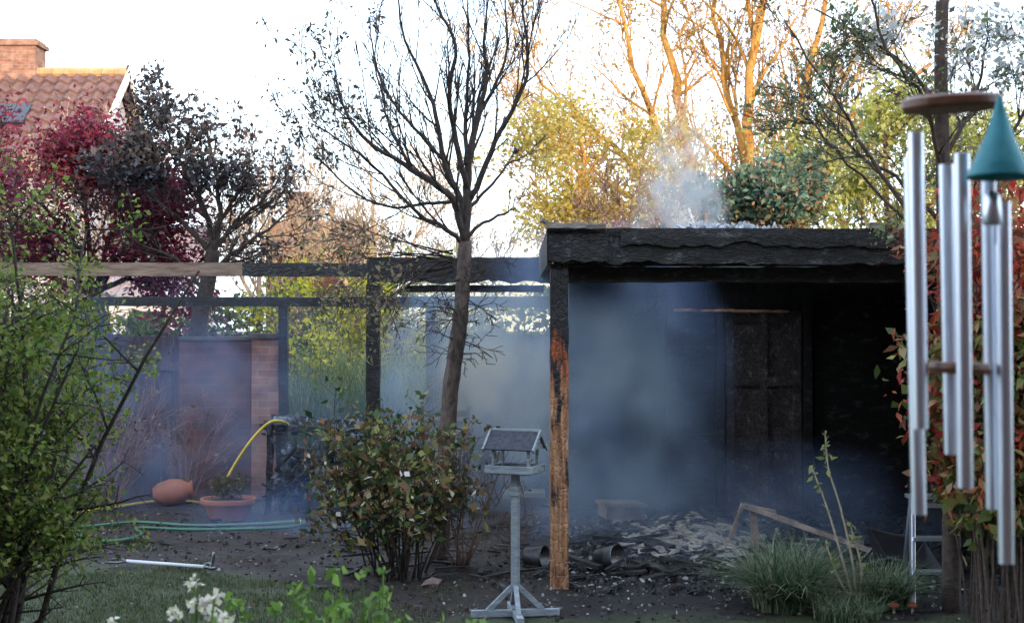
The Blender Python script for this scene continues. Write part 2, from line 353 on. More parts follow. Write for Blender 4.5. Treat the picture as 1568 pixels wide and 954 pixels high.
for i in range(60): m.lump((U(.6,3.4) ,U(9.2,9.4),2.325),U(.006,.014),(1.4,1,.4))
m.obj('roof_ash',nmat('blue_ash',(.2,.22,.26),(.62,.65,.7),20,.8,.3),E)

# extension + pergola
E=empty('burnt_pergola',(-2,13,0)); m=MB()
ragged(m,-1.26,.33,12.36,2.07,2.30,.04,.03,n=60,seed=12)
m.beam((-.94,12.5,2.03),(.28,12.5,2.03),.06,.06,0,.004,12)
for i in range(3): m.beam((-1.15+i*.48,12.4,2.2),(-1.15+i*.48,14.1,2.2),.05,.12,0,.004,5)
m.beam((-1.68,14.,1.94),(.4,14.,1.94),.07,.11,0,.005,14)
m.beam((-2.24,13.95,-.02),(-2.24,13.95,1.9),.085,.09,0,.004,12)
m.beam((-4.3,14.,1.945),(-1.68,14.,1.94),.06,.09,0,.003,14)
m.beam((-.8,14.,0),(-.8,14.,1.9),.09,.09,0,.004,12)
m.beam((-4.3,14,0),(-4.3,14,1.9),.09,.09)
m.obj('charred_beams',CHAR,E)
m=MB(); m.beam((-1.21,12.42,-.02),(-1.21,12.42,2.07),.115,.11,0,.004,16); m.obj('corner_post',CHARR,E)
m=MB(); m.beam((-2.35,12.42,2.195),(-1.27,12.42,2.19),.07,.115,0,.004,10); m.obj('scorched_beam',charmat('scorch',20,grey=.2,base=.03),E)
m=MB(); m.beam((-4.9,12.42,2.20),(-2.35,12.42,2.195),.07,.115,0,.002,12); m.beam((-4.7,12.45,0),(-4.7,12.45,2.14),.1,.1); m.obj('bare_beam',WOOD,E)
m=MB()
for i in range(9): m.box((-.72+i*.14,14.08,.85),(.138,.025,1.7+U(-.35,.05)),(0,U(-.01,.01),0))
m.obj('burnt_boards',charmat('grey_boards',20,(2,1,.5),grey=.4,base=.08),E)

# ------------------------------------------------------------------ fence and brick wall
def brickmat(name,c1,c2,mo,sc=4.6):
    m,nt,out=newmat(name); L=nt.links.new; tc=N(nt,'TexCoord'); sx=N(nt,'SeparateXYZ'); L(tc.outputs['Object'],sx.inputs[0])
    ad=N(nt,'Math',operation='ADD'); L(sx.outputs['X'],ad.inputs[0]); L(sx.outputs['Y'],ad.inputs[1])
    cb=N(nt,'CombineXYZ'); L(ad.outputs[0],cb.inputs[0]); L(sx.outputs['Z'],cb.inputs[1])
    br=N(nt,'TexBrick',i_Scale=sc); br.inputs['Color1'].default_value=c1+(1,); br.inputs['Color2'].default_value=c2+(1,); br.inputs['Mortar'].default_value=mo+(1,)
    br.inputs['Mortar Size'].default_value=.02; br.inputs['Brick Width'].default_value=1.03; br.inputs['Row Height'].default_value=.345; L(cb.outputs[0],br.inputs['Vector'])
    nz=N(nt,'TexNoise',i_Scale=5.,i_Detail=6.); L(tc.outputs['Object'],nz.inputs['Vector']); r=ramp(nt,[(.3,(.45,)*3),(.7,(1.1,)*3)]); L(nz.outputs['Fac'],r.inputs[0])
    mu=N(nt,'MixRGB',blend_type='MULTIPLY',i_Fac=1.); L(br.outputs['Color'],mu.inputs[1]); L(r.outputs[0],mu.inputs[2])
    b=N(nt,'BsdfPrincipled',i_Roughness=.85); L(mu.outputs[0],b.inputs['Base Color'])
    bp=N(nt,'Bump',i_Strength=.6,i_Distance=.01,invert=True); L(br.outputs['Fac'],bp.inputs['Height']); L(bp.outputs[0],b.inputs['Normal']); L(b.outputs[0],out.inputs[0]); return m
BR=brickmat('red_brick',(.10,.035,.025),(.16,.065,.045),(.11,.09,.08))
BR2=brickmat('pale_brick',(.30,.14,.10),(.42,.23,.17),(.36,.31,.28))
E=empty('brick_wall',(-2.8,14.2,0))
m=MB(); m.box((-2.95,14.25,.78),(.72,.22,1.56)); m.obj('wall',BR,E)
m=MB(); m.box((-2.42,14.2,.79),(.30,.32,1.58)); m.obj('pier',BR2,E)
m=MB(); m.box((-2.95,14.25,1.58),(.74,.26,.04)); m.box((-2.42,14.2,1.605),(.36,.38,.05)); m.obj('coping',nmat('coping',(.05,.045,.04),(.11,.10,.09),9),E,bevel=.006)
E=empty('wooden_fence',(-5,14.2,0))
m=MB(); x=-9.5
while x<-3.32:
    m.box((x,14.25+U(-.006,.006),.80+(.1 if x<-4.3 else 0)),(.12,.02,1.6+(.25 if x<-4.3 else 0)),(0,U(-.01,.01),0)); x+=.126
for x in (-9.4,-7.6,-5.9,-4.25): m.box((x,14.19,.95),(.1,.1,1.95))
for z in (.3,1.3): m.box((-6.4,14.215,z),(6.2,.04,.08))
m.obj('boards',nmat('fence_wood',(.025,.013,.011),(.085,.04,.03),4,.85,.4,stretch=(6,6,.8)),E)

# ------------------------------------------------------------------ houses
def tiled(mb,x0,x1,ya,za,yb,zb,tile=.3,rows=14,mi=0):
    cols=int((x1-x0)/tile*5); vs=[];fs=[]; nrm=Vector((0,-(zb-za),(yb-ya))).normalized()*(1 if yb>ya else -1)
    for r in range(rows):
        for e in (0,1):
            t=(r+e*.98)/rows; off=.07*(1-e)+.0
            for c in range(cols+1):
                x=x0+(x1-x0)*c/cols; o=.055*math.sin(c/5*2*math.pi)+off
                p=Vector((x,ya+(yb-ya)*t,za+(zb-za)*t))+nrm*o; vs.append(p)
    for r in range(rows*2-1):
        for c in range(cols): fs.append((r*(cols+1)+c,r*(cols+1)+c+1,(r+1)*(cols+1)+c+1,(r+1)*(cols+1)+c))
    mb.add(vs,fs,mi)
TILE=nmat('roof_tiles',(.10,.055,.055),(.19,.11,.10),3,.8,.3,c3=(.24,.16,.13))
PLAST=nmat('render_wall',(.42,.40,.44),(.55,.53,.57),3,.9,.1)
E=empty('tiled_house',(-15,38,0))
HZ=.22; HX=-10.0
m=MB(); tiled(m,-24,HX,33.2,5.0+HZ,37,8.05+HZ,tile=.36,rows=10); tiled(m,-24,HX,40.8,5.0+HZ,37,8.05+HZ); m.obj('roof',TILE,E)
m=MB()
for i in range(43): m.lathe([(.12,0),(.14,.02),(.13,.33)],(-24+i*.325,37,8.08+HZ),(0,math.pi/2,0),10)
m.obj('ridge_tiles',nmat('ridge',(.35,.2,.1),(.5,.33,.18),4),E)
m=MB(); m.box((-17.25,37,2.6),(13.9,7,5.2)); gx=HX-.3
m.add([(gx,33.5,5.2),(gx,40.5,5.2),(gx,37,8.05),(gx-.25,33.5,5.2),(gx-.25,40.5,5.2),(gx-.25,37,8.05)],[(0,1,2),(5,4,3),(0,2,5,3),(1,4,5,2)]); m.obj('walls',PLAST,E)
m=MB(); m.beam((HX+.03,33.1,4.95+HZ),(HX+.03,37,8.05+HZ),.05,.25); m.beam((HX+.03,40.9,4.95+HZ),(HX+.03,37,8.05+HZ),.05,.25); m.obj('bargeboards',nmat('white_paint',(.7,.7,.7),(.8,.8,.8),3),E)
m=MB(); m.box((-13.2,37.2,8.4),(1.7,.8,1.2)); m.box((-13.2,37.2,9.03),(1.84,.92,.1)); m.box((-13.2,37.2,9.12),(1.7,.8,.07)); m.obj('chimney',BR2,E)
m=MB(); m.box((-12.55,35.2,6.95),(1.1,.9,.10),(math.radians(38.7),0,0)); m.obj('roof_window',nmat('dark_glass',(.02,.025,.04),(.03,.04,.06),2,.15,0),E)
m=MB(); 
for xx in (-11.5,-14.5): m.box((xx,33.47,3.6),(1.4,.06,1.2))
m.obj('windows',bpy.data.materials['dark_glass'],E)
E=empty('white_extension',(-8,30,0))
m=MB(); m.box((-7.8,30,1.15),(2.4,3,2.3)); m.obj('walls',PLAST,E); m=MB()
for i in range(2): m.box((-8.4+i*1.1,28.48,1.6),(.7,.05,.8))
m.obj('windows',bpy.data.materials['dark_glass'],E)
m=MB(); tiled(m,-9.1,-6.4,28.3,2.3,31.5,3.9,rows=8); m.obj('roof',nmat('grey_tiles',(.22,.18,.2),(.32,.26,.28),3),E)
E=empty('brick_house',(-6.3,46,0))
m=MB(); m.box((-6.3,47,2.),(2.8,5,4)); m.box((-7.0,46.8,5.2),(.8,.6,1.7)); m.box((-7,46.8,6.05),(.9,.7,.1)); m.obj('walls',BR,E)
m=MB(); tiled(m,-7.9,-4.8,44.3,3.9,47,5.2,rows=8); tiled(m,-7.9,-4.8,49.7,3.9,47,5.2,rows=8); m.obj('roof',nmat('brown_tiles',(.2,.1,.07),(.34,.18,.12),3),E)
E=empty('shading_house',(4,-6,0))  # unseen house behind the camera, added and made wide to shade the garden
m=MB(); m.box((4,-5.2,2.7),(44,7,5.4)); m.obj('walls',BR,E)
m=MB(); tiled(m,-18,26,-1.4,5.3,-5.2,8.4,rows=12); tiled(m,-18,26,-9,5.3,-5.2,8.4,rows=12); m.obj('roof',TILE,E)
m=MB()
for i in range(9):
    for z in (1.5,4.1): m.box((-14+i*4.5,-1.69,z),(1.4,.08,1.2))
m.obj('windows',bpy.data.materials['dark_glass'],E)

# ------------------------------------------------------------------ bare sapling in the middle
E=empty('bare_tree',(-.54,10.5,0)); m=MB(); tw=[]
A=dict(max=3,kids=[4,3,3,0],ang=(12,38),ratio=.62,wob=.11,trop=.10,rr=.62,rmin=.0024,sides=[7,6,5,4],n=5,lw=.007)
B=Vector((-.54,10.5,0)); Q=lambda l:[B+Vector((a,b,c)) for a,b,c in l]
tr=Q([(0,0,-.05),(.05,0,.73),(.085,.01,1.22),(.15,0,1.70),(.183,-.01,2.04),(.193,0,2.33)])
pt=spline(tr,8); mt_=MB(); mt_.tube([p+rv()*.004 for p in pt],[.068-.019*i/len(pt)+U(-.003,.004) for i in range(len(pt))],14)
for z in (.9,1.15,1.5,1.62,1.85,2.05): 
    th=U(0,6); mt_.lump(B+Vector((.05+.1*(z-.7),0,z))+Vector((math.cos(th)*.04,-.03,0)),.03)
mt_.obj('trunk',BARKC,E,smooth=True)
F=(.193,0,2.30)
limbs=[([F,(.21,0,2.66),(.22,.03,2.9),(.28,.05,3.24),(.35,.1,3.53),(.33,.12,3.82),(.38,.15,4.3)],.038,12,.6),
([F,(.12,-.05,2.6),(-.01,-.1,2.73),(-.25,-.15,2.88),(-.54,-.2,3.07),(-.68,-.25,3.29),(-.75,-.2,3.55)],.030,15,.6),
([F,(.16,.1,2.62),(.04,.15,2.9),(-.03,.2,3.29),(-.15,.3,3.62),(-.3,.3,3.95),(-.33,.3,4.3)],.028,13,.6),
([(.21,0,2.62),(.30,-.05,2.76),(.42,-.1,3.05),(.57,-.1,3.34),(.66,-.1,3.62),(.62,-.1,4.0),(.6,-.1,4.3)],.026,12,.55),
([(.21,0,2.7),(.13,-.1,3.05),(.09,-.2,3.38),(.13,-.3,3.72),(.0,-.3,4.0),(-.08,-.3,4.3)],.024,12,.55),
([F,(.27,0,2.42),(.4,.05,2.5),(.53,.05,2.56),(.57,.06,2.58)],.016,2,.15),
([(.2,0,2.55),(.3,.1,2.66),(.42,.15,2.8),(.52,.2,2.93),(.6,.2,2.95)],.016,4,.25),
([F,(.05,-.1,2.42),(-.15,-.2,2.52),(-.4,-.2,2.80),(-.64,-.3,3.0),(-.9,-.3,3.15)],.019,14,.5),
([(.02,.1,2.95),(-.2,.2,3.2),(-.4,.3,3.45),(-.52,.4,3.75),(-.55,.4,4.0)],.015,10,.5),
([(.28,.05,3.24),(.42,.1,3.5),(.5,.15,3.8),(.48,.15,4.3)],.016,8,.45),
([(-.2,-.15,2.86),(-.35,-.1,3.15),(-.42,0,3.4),(-.5,0,3.7)],.013,9,.45),
([(.1,0,2.62),(-.1,.1,2.62),(-.4,.2,2.6),(-.7,.25,2.75),(-.95,.2,3.0)],.014,12,.5),
([(.2,.0,2.9),(.2,.1,3.3),(.22,.1,3.7),(.2,.2,4.2)],.019,10,.5)]
for P,r,k,kl in limbs: limb(m,Q(P),r,.005,A,tw,k,kl)
A2=dict(A); A2.update(trop=-.06,wob=.28,kids=[4,3,3,0],ang=(25,70))
for i in range(30):
    z=U(1.45,2.1); d=Vector((math.cos(i*2.4),math.sin(i*2.4),U(-.1,.5))); p=B+Vector((.08+.1*(z-1.2)/.8,0,z)); grow(m,p,d,U(.15,.38),.006,1,A2,tw if R()<.3 else [])
m.obj('branches',BARK,E,smooth=True)
BL=leafmat('dry_leaves',[(.07,.05,.035),(.16,.12,.08),(.28,.24,.2),(.08,.09,.05)],.3)
leaves('leaves',near(tw,1100,.035,lambda p:p[0]<-1.05+.5*noise.noise(Vector((p[0]*2,p[2]*2,0)))),.042,BL,E,.4,droop=.5)
leaves('low_leaves',near([B+Vector((-.5,.1,1.75)),B+Vector((-.6,.1,1.6)),B+Vector((-.35,0,1.85)),B+Vector((-.7,0,2.2)),B+Vector((-.75,0,1.9))],260,.14),.045,leafmat('low_leaf',[(.14,.17,.07),(.3,.3,.15),(.12,.08,.05)],.4),E,.45)
m=MB(); t2=[]
for i in range(13):
    grow(m,B+Vector((.1,.1,2.1+U(0,.2))),Vector((-1,U(-.3,.3),U(-.2,.25))),U(.5,.9),.008,1,dict(A2,trop=-.07),t2)
m.obj('low_twigs',BARK,E); leaves('twig_leaves',near(t2,620,.03),.045,leafmat('tan_leaves',[(.2,.13,.09),(.34,.25,.18),(.18,.18,.1)],.4),E,.45,droop=.6)

# ------------------------------------------------------------------ dark small-leaved tree
E=empty('dark_leaved_tree',(-3.25,14.9,0)); m=MB(); tw=[]; B=Vector((-3.25,14.9,0))
m.tube(spline(Q([(0,0,-.05),(-.02,0,.9),(-.05,0,1.6),(.05,0,2.1),(.12,0,2.5)]),5),[.11-.035*i/20 for i in range(21)],10)
A=dict(max=3,kids=[5,5,4,0],ang=(20,50),ratio=.62,wob=.2,trop=.05,rr=.6,rmin=.003,sides=[7,6,4,3],n=5,lw=.015)
F=(.1,0,2.45)
for P,r,k,kl in [([F,(.06,.1,2.8),(-.15,.1,3.2),(-.35,.2,3.6),(-.42,.2,3.85)],.04,14,.55),([F,(.18,0,2.8),(.18,-.1,3.2),(.1,-.1,3.6),(.02,0,3.9)],.035,13,.5),
 ([F,(.35,.1,2.8),(.6,.2,3.05),(.75,.3,3.25)],.03,14,.5),([(.03,0,2.2),(.4,-.1,2.5),(.8,-.2,2.75),(1.0,-.2,2.95)],.028,14,.5),([F,(-.15,0,2.75),(-.45,-.1,3.0),(-.75,-.1,3.35)],.03,12,.5),
 ([(0,0,2.1),(-.3,.1,2.4),(-.7,.1,2.6),(-.9,.1,2.9)],.025,9,.5),([F,(.25,0,2.9),(.45,0,3.2),(.5,0,3.5)],.025,12,.45)]:
    limb(m,Q(P),r,.006,A,tw,k,kl)
m.obj('trunk_and_branches',BARK,E,smooth=True)
DL=leafmat('dark_leaves',[(.016,.018,.024),(.04,.04,.052),(.08,.08,.095)],.15)
leaves('leaves',near(tw,3600,.07,lambda p:p[2]>3.2 and p[0]<-2.9,clump=1.8),.065,DL,E,.55)
leaves('sparse_leaves',near(tw,2300,.06,lambda p:p[2]>2.4,clump=2.),.055,leafmat('dusky_leaves',[(.03,.025,.03),(.08,.06,.065),(.15,.10,.10)],.2),E,.5)

# ------------------------------------------------------------------ red maple
E=empty('red_maple_tree',(-4.4,15.8,0)); B=Vector((-4.4,15.8,0)); m=MB(); tw=[]
m.tube(spline(Q([(0.1,0,-.05),(.05,0,.9),(-.1,0,1.6),(-.25,0,2.1)]),5),[.08-.02*i/15 for i in range(16)],9)
A=dict(max=3,kids=[5,5,4,0],ang=(25,60),ratio=.65,wob=.22,trop=.0,rr=.6,rmin=.003,sides=[6,5,4,3],n=5,lw=.02)
F=(-.25,0,2.05)
for P in [[F,(-.5,0,2.7),(-.9,0,3.1),(-1.3,0,3.5)],[F,(-.1,.1,2.7),(0,.1,3.2),(.0,.1,3.75)],[F,(.1,-.2,2.5),(.5,-.3,2.8),(.8,-.3,2.9)],[F,(-.7,-.2,2.5),(-1.3,-.3,2.8),(-1.9,-.3,3.0)],
 [F,(-.4,.2,3.),(-.5,.3,3.3),(-.6,.3,3.6)],[F,(-.2,-.4,2.4),(-.5,-.7,2.7),(-.9,-1,2.9)],[F,(.2,.1,2.3),(.7,.1,2.35),(1.2,.1,2.55)],[F,(-.9,0,2.3),(-1.6,.1,2.4),(-2.2,.2,2.6)],[F,(.1,.1,2.6),(.3,.1,2.9),(.4,.1,3.2)]]:
    limb(m,Q(P),.035,.008,A,tw,12,.66)
m.obj('trunk_and_branches',BARK,E,smooth=True)
RL=leafmat('crimson_leaves',[(.08,.008,.025),(.20,.018,.055),(.32,.035,.09),(.16,.03,.06)],.4)
leaves('leaves',near(tw,23000,.12,lambda p:p[0]<-3.8+.3*R(),clump=1.2),.064,RL,E,.45,flat=.4)
leaves('sparse_leaves',near(tw,4000,.10,clump=2),.055,leafmat('mauve_leaves',[(.09,.03,.05),(.22,.09,.13)],.4),E,.5)

# ------------------------------------------------------------------ background trees
def bigtree(name,base,stems,A,kids,kl,bark,lspec):
    global B
    E=empty(name,base); B=Vector(base); m=MB(); tw=[]
    for P,r in stems: limb(m,Q(P),r,r*.25,A,tw,kids,kl)
    m.obj('trunk_and_branches',bark,E,smooth=True)
    for i,(n,sig,sz,mt,fl,cl) in enumerate(lspec): leaves('leaves_%d'%i,near(tw,n,sig,fl,cl),sz,mt,E,.55)
A=dict(max=4,kids=[5,4,4,3,0],ang=(18,48),ratio=.62,wob=.19,trop=.07,rr=.55,rmin=.010,sides=[7,6,4,3,3],n=5,lw=.09)
GL=leafmat('golden_leaves',[(.34,.23,.06),(.5,.36,.10),(.6,.48,.2)],.4)
stems=[([(0,0,-.2),(0,0,2.5),(-.3,0,5),(-.8,0,7.5),(-1.2,.5,10),(-1.6,.5,13)],.24),([(.2,0,0),(.9,0,3),(1.1,0,5.5),(1.0,-.5,8),(1.4,-.5,11),(1.6,-.5,14)],.24),
([(0,.4,0),(-.8,.5,3.5),(-2,.6,6),(-3.5,1,7.6),(-5,1,9)],.15),([(.9,0,3),(2,0,5.5),(2.6,.4,8),(3.4,.4,11),(3.8,.4,13)],.17),([(.9,0,3.3),(2.6,-.4,5.2),(4.4,-.5,7.5),(6,-.5,9)],.15),
([(-.3,0,4.8),(-1.5,-.3,7),(-2.4,-.4,9.5),(-2.7,-.4,12)],.13),([(1.1,0,5.5),(.6,.4,8),(.2,.5,10.5),(.3,.5,13)],.13),([(-.3,0,4.),(-1.8,-.3,5),(-3.6,-.4,6),(-5.6,-.4,7)],.10),([(1.1,0,5.),(2.2,.3,6.2),(3.4,.3,8),(5,.3,10.5)],.12)]
bigtree('golden_tree',(5.6,40,0),stems,A,13,2.8,GOLDB,[(10000,.35,.11,GL,None,.7)])
A3=dict(A,rmin=.008,lw=.04,max=3,kids=[5,5,4,0])
YL=leafmat('yellow_leaves',[(.38,.30,.05),(.55,.44,.09),(.65,.55,.2),(.32,.30,.08)],.5)
bigtree('yellow_leaved_tree',(1.8,31,0),[([(0,0,0),(0,0,2.5),(-.2,0,4.5),(-.3,0,6.2)],.14),([(0,0,2),(.7,0,3.8),(1.2,0,5.4)],.09),([(0,0,2),(-.7,0,3.8),(-1.4,0,5.0)],.09),([(0,0,2),(.9,.5,3.2),(1.8,.5,4.6)],.08),([(0,0,2),(-.3,-.6,3.6),(-.4,-1,5.2)],.08)],A3,12,1.3,GOLDB,[(17000,.25,.10,YL,None,.9)])
bigtree('pink_budded_tree',(2.7,26,0),[([(0,0,0),(.1,0,2),(.2,0,4.0)],.09),([(0,0,1.5),(.7,0,3),(1.1,0,4.0)],.06),([(0,0,1.5),(-.5,0,3),(-.7,0,3.8)],.06)],A3,12,.9,TWIG,[(4000,.15,.07,leafmat('pink_buds',[(.25,.14,.10),(.35,.22,.16)],.4),None,None)])
bigtree('evergreen_shrub',(3.9,22,0),[([(0,0,0),(0,0,2),(0,0,4.0)],.09),([(0,0,1.5),(.4,0,2.8),(.5,0,3.7)],.06),([(0,0,1.5),(-.4,0,2.8),(-.45,0,3.5)],.06),([(0,0,1.5),(.1,-.6,2.8),(.2,-.7,3.6)],.06)],dict(A3,trop=0),12,.65,BARK,
 [(8000,.1,.09,leafmat('evergreen',[(.04,.10,.08),(.08,.17,.12),(.15,.23,.15)],.25),lambda p:p[2]>3.4,None),(9000,.12,.08,leafmat('rusty',[(.36,.19,.11),(.26,.19,.10),(.16,.2,.10)],.3),lambda p:p[2]<4.3,None)])
bigtree('willow_tree',(6.6,25,0),[([(0,0,0),(0,0,2.5),(0,0,5.6)],.12),([(0,0,2),(.9,0,4),(1.3,0,5.0)],.08),([(0,0,2),(-.9,0,3.8),(-1.2,0,4.6)],.08),([(0,0,2),(1.8,0,3.5),(3,0,4.4)],.08)],dict(A3,trop=-.06),14,1.2,TWIG,
 [(17000,.18,.10,leafmat('willow_leaf',[(.26,.30,.06),(.42,.44,.12),(.52,.50,.2)],.5),None,.9)])
PALE=nmat('pale_twigs',(.3,.22,.16),(.45,.34,.25),5,.9,.1)
for i,(x,y,h) in enumerate([(-5.2,36,6.0),(-3.4,33,6.2),(-1.6,38,5.0),(-7.2,40,7.2),(-9.5,31,5.5),(9.8,36,8.5)]):
    bigtree('pale_bare_tree',(x,y,0),[([(0,0,0),(.1,0,h*.35),(.2,0,h*.62),(.1,0,h*.85)],.10),([(.1,0,h*.3),(.9,0,h*.5),(1.4,0,h*.7)],.06),([(.1,0,h*.3),(-.7,.3,h*.5),(-1.1,.3,h*.7)],.06)],dict(A3,rmin=.008),11,1.7,PALE,[(1200,.2,.07,leafmat('pale_bud',[(.4,.33,.2),(.5,.43,.3)],.4),None,None)])
E=empty('garden_hedge',(-3,18,0))
pts=[]
for i in range(30000):
    x=U(-13,3.5); h=2.0+.5*noise.noise(Vector((x*.5,0,0)))+.35*noise.noise(Vector((x*1.7,4,0))); z=h*(R()**.7); pts.append((x,18+U(-.8,.8)+.5*noise.noise(Vector((x,z,0))),z))
leaves('leaves',pts,.10,leafmat('hedge_leaf',[(.05,.085,.03),(.10,.16,.045),(.18,.22,.08),(.14,.12,.07)],.35),E,.5)
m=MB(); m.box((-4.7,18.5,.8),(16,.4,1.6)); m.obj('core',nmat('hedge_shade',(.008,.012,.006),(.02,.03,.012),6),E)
E=empty('forsythia_shrub',(-1.8,16.5,0)); m=MB(); tw=[]
for i in range(34): grow(m,Vector((-1.8+U(-.5,.8),16.5+U(-.2,.2),0)),Vector((U(-.45,.5),U(-.3,.3),1)),U(1.4,2.25),.012,1,dict(A,max=3,rmin=.003,trop=.0,kids=[0,4,3,0],lw=.02),tw)
m.obj('stems',TWIG,E); leaves('flowers',near(tw,7000,.05,lambda p:p[2]>1.2,clump=1.5),.065,leafmat('forsythia',[(.62,.55,.03),(.75,.68,.06),(.3,.36,.06)],.4),E)
RG=leafmat('reed_green',[(.12,.19,.08),(.22,.30,.14),(.36,.40,.22)],.35)
blades('tall_grass',2800,lambda:(U(-2.4,-.6),U(15,15.8),0),1.55,.02,.5,RG,seg=5)

# ------------------------------------------------------------------ shrubs
def shrub(name,base,n,h,spread,A,bark,ls,br=.08,lean=0):
    E=empty(name,base); m=MB(); tw=[]
    for i in range(n):
        th=U(0,6.28); r=U(0,br); d=Vector((math.cos(th)*spread*R()+lean,math.sin(th)*spread*R(),1))
        grow(m,Vector(base)+Vector((r*math.cos(th),r*math.sin(th),-.02)),d,h*U(.55,1.05),.008*h,1,A,tw)
    m.obj('stems',bark,E,smooth=True)
    for i,(c,sig,sz,mt,fl) in enumerate(ls): leaves('leaves_%d'%i,near(tw,c,sig,fl),sz,mt,E,.55)
    return E,tw
As=dict(max=3,kids=[0,5,4,0],ang=(20,55),ratio=.55,wob=.16,trop=.03,rr=.6,rmin=.0018,sides=[5,5,4,3],n=5)
E,tw=shrub('rose_bush',(-.78,9.75,0),36,.98,.52,As,BARK,[(2700,.035,.055,leafmat('rose_leaf',[(.02,.045,.015),(.05,.10,.03),(.12,.18,.05),(.14,.09,.04)],.3),lambda p:p[0]>-1.42),
  (1700,.04,.055,leafmat('rose_leaf_brown',[(.18,.09,.045),(.34,.2,.10),(.3,.3,.09)],.4),lambda p:p[0]>-1.42)],br=.22)
leaves('blossoms',near(tw,100,.03,lambda p:p[1]<9.75 and p[2]<.8),.05,leafmat('white_bloom',[(.75,.72,.66),(.8,.76,.55)],.3),E,.9)
shrub('bare_shrub',(-3.9,13.4,0),34,1.15,.75,dict(As,kids=[0,4,3,0]),nmat('pink_stems',(.16,.09,.09),(.3,.19,.18),10),[(260,.03,.05,BL,None)],br=.3)
shrub('bare_shrub',(-3.2,13.7,0),14,.9,.6,dict(As,kids=[0,4,3,0]),bpy.data.materials['pink_stems'],[(60,.03,.05,BL,None)],br=.2)
shrub('bare_shrub',(-.02,10.4,0),7,.5,.8,dict(As,kids=[0,4,3,0]),TWIG,[(20,.02,.03,BL,None)],br=.05)
shrub('bare_shrub',(-.35,10.0,0),10,.95,.55,dict(As,kids=[0,4,3,0]),TWIG,[(120,.02,.05,BL,None)],br=.05)
NG=leafmat('fresh_leaf',[(.06,.10,.02),(.13,.21,.035),(.22,.31,.055),(.30,.30,.08)],.5)
shrub('green_shrub',(-2.40,6.0,0),46,2.2,.16,dict(As,kids=[0,10,6,0],ratio=.28,trop=-.02,ang=(35,80)),BARK,[(40000,.035,.026,NG,lambda p:p[2]>.7 and -2.75<p[0]<-1.68+.2*noise.noise(Vector((p[0],p[1],p[2]*4))))],br=.34,lean=.0)
FG=leafmat('bright_leaf',[(.09,.17,.03),(.15,.28,.045),(.24,.38,.08)],.45)
for nm,x,y,h,nn,hw in (('leafy_plant',-.46,3.3,1.10,22,.20),('leafy_plant',-.33,3.2,1.17,12,.07),('leafy_plant',-.13,3.3,1.03,7,.06)):
    E=empty(nm,(x,y,0)); m=MB(); pts=[]
    for i in range(nn):
        a=Vector((x+U(-.05,.05),y+U(-.05,.05),0)); b=Vector((x+U(-hw,hw),y+U(-.12,.12),h*U(.86,1.0)))
        P=spline([a,a.lerp(b,.5)+rv()*.02,b],6); m.tube(P,[.004-.002*k/12 for k in range(13)],5)
        for k in range(5,13): pts+= [P[k]+rv()*.016 for _ in range(6)]
    m.obj('stems',FG,E); leaves('leaves',pts,.026,FG,E,.6)
E=empty('white_flowering_plant',(-.70,3.2,0)); m=MB(); pts=[]; lp2=[]
for (x,z) in [(-.72,1.12),(-.67,1.09),(-.75,1.06),(-.69,1.05),(-.64,1.05),(-.9,1.03),(-.71,1.08),(-.66,1.03)]:
    P=spline([(-.7,3.2,0),(-.7+U(-.03,.03),3.2,.6),(x,3.2+U(-.04,.04),z)],6); m.tube(P,.0025,5); pts+=[P[-1]+rv()*.012 for _ in range(22)]; lp2+=[P[-3]+rv()*.02 for _ in range(8)]
m.obj('stems',FG,E); leaves('petals',pts,.014,bpy.data.materials['white_bloom'],E,.9); leaves('leaves',lp2,.03,FG,E,.6)

# right: blossom tree, climber, grasses, sapling
E=empty('blossom_tree',(2.62,8.5,0)); B=Vector((2.62,8.5,0)); m=MB(); tw=[]
m.tube(spline(Q([(0,0,-.05),(.0,0,.9),(-.03,0,1.8),(-.04,0,2.6),(-.05,.0,3.4),(0,0,4.4)]),5),[.056-.022*i/25 for i in range(26)],10)
A=dict(max=3,kids=[4,4,3,0],ang=(20,55),ratio=.6,wob=.2,trop=.05,rr=.6,rmin=.0022,sides=[6,5,4,3],n=5,lw=.012)
for P,r,k in [([(-.03,0,1.9),(-.25,-.1,2.3),(-.5,-.1,2.7),(-.75,-.1,3.1),(-1.0,-.1,3.5)],.017,13),([(-.04,0,2.3),(-.3,.1,2.6),(-.55,.2,2.8),(-.85,.2,3.2)],.015,13),([(-.04,0,2.6),(-.2,-.2,3.0),(-.45,-.3,3.3),(-.6,-.3,3.8)],.015,12),
 ([(-.04,0,2.2),(.2,-.1,2.6),(.4,-.2,3.0),(.5,-.2,3.5)],.017,13),([(-.04,0,2.7),(.2,.1,3.1),(.3,.2,3.6)],.015,12),([(-.04,0,2.1),(-.35,.1,2.45),(-.65,.1,2.75),(-.85,.1,3.0)],.012,10),([(-.04,0,3.),(-.3,0,3.3),(-.8,0,3.6)],.014,10)]:
    limb(m,Q(P),r,.005,A,tw,k,.40)
m.obj('trunk_and_branches',BARKM,E,smooth=True)
leaves('leaves',near(tw,3600,.035),.036,leafmat('olive_leaf',[(.10,.15,.06),(.2,.26,.10),(.34,.37,.2),(.16,.11,.07)],.5),E)
leaves('blossoms',near(tw,1000,.05,lambda p:p[2]>3.2 and p[0]>2.1,clump=3),.033,leafmat('pear_blossom',[(.6,.6,.58),(.78,.78,.75)],.4),E,.9)
E=empty('red_leaved_climber',(2.95,8.1,0)); m=MB(); tw=[]
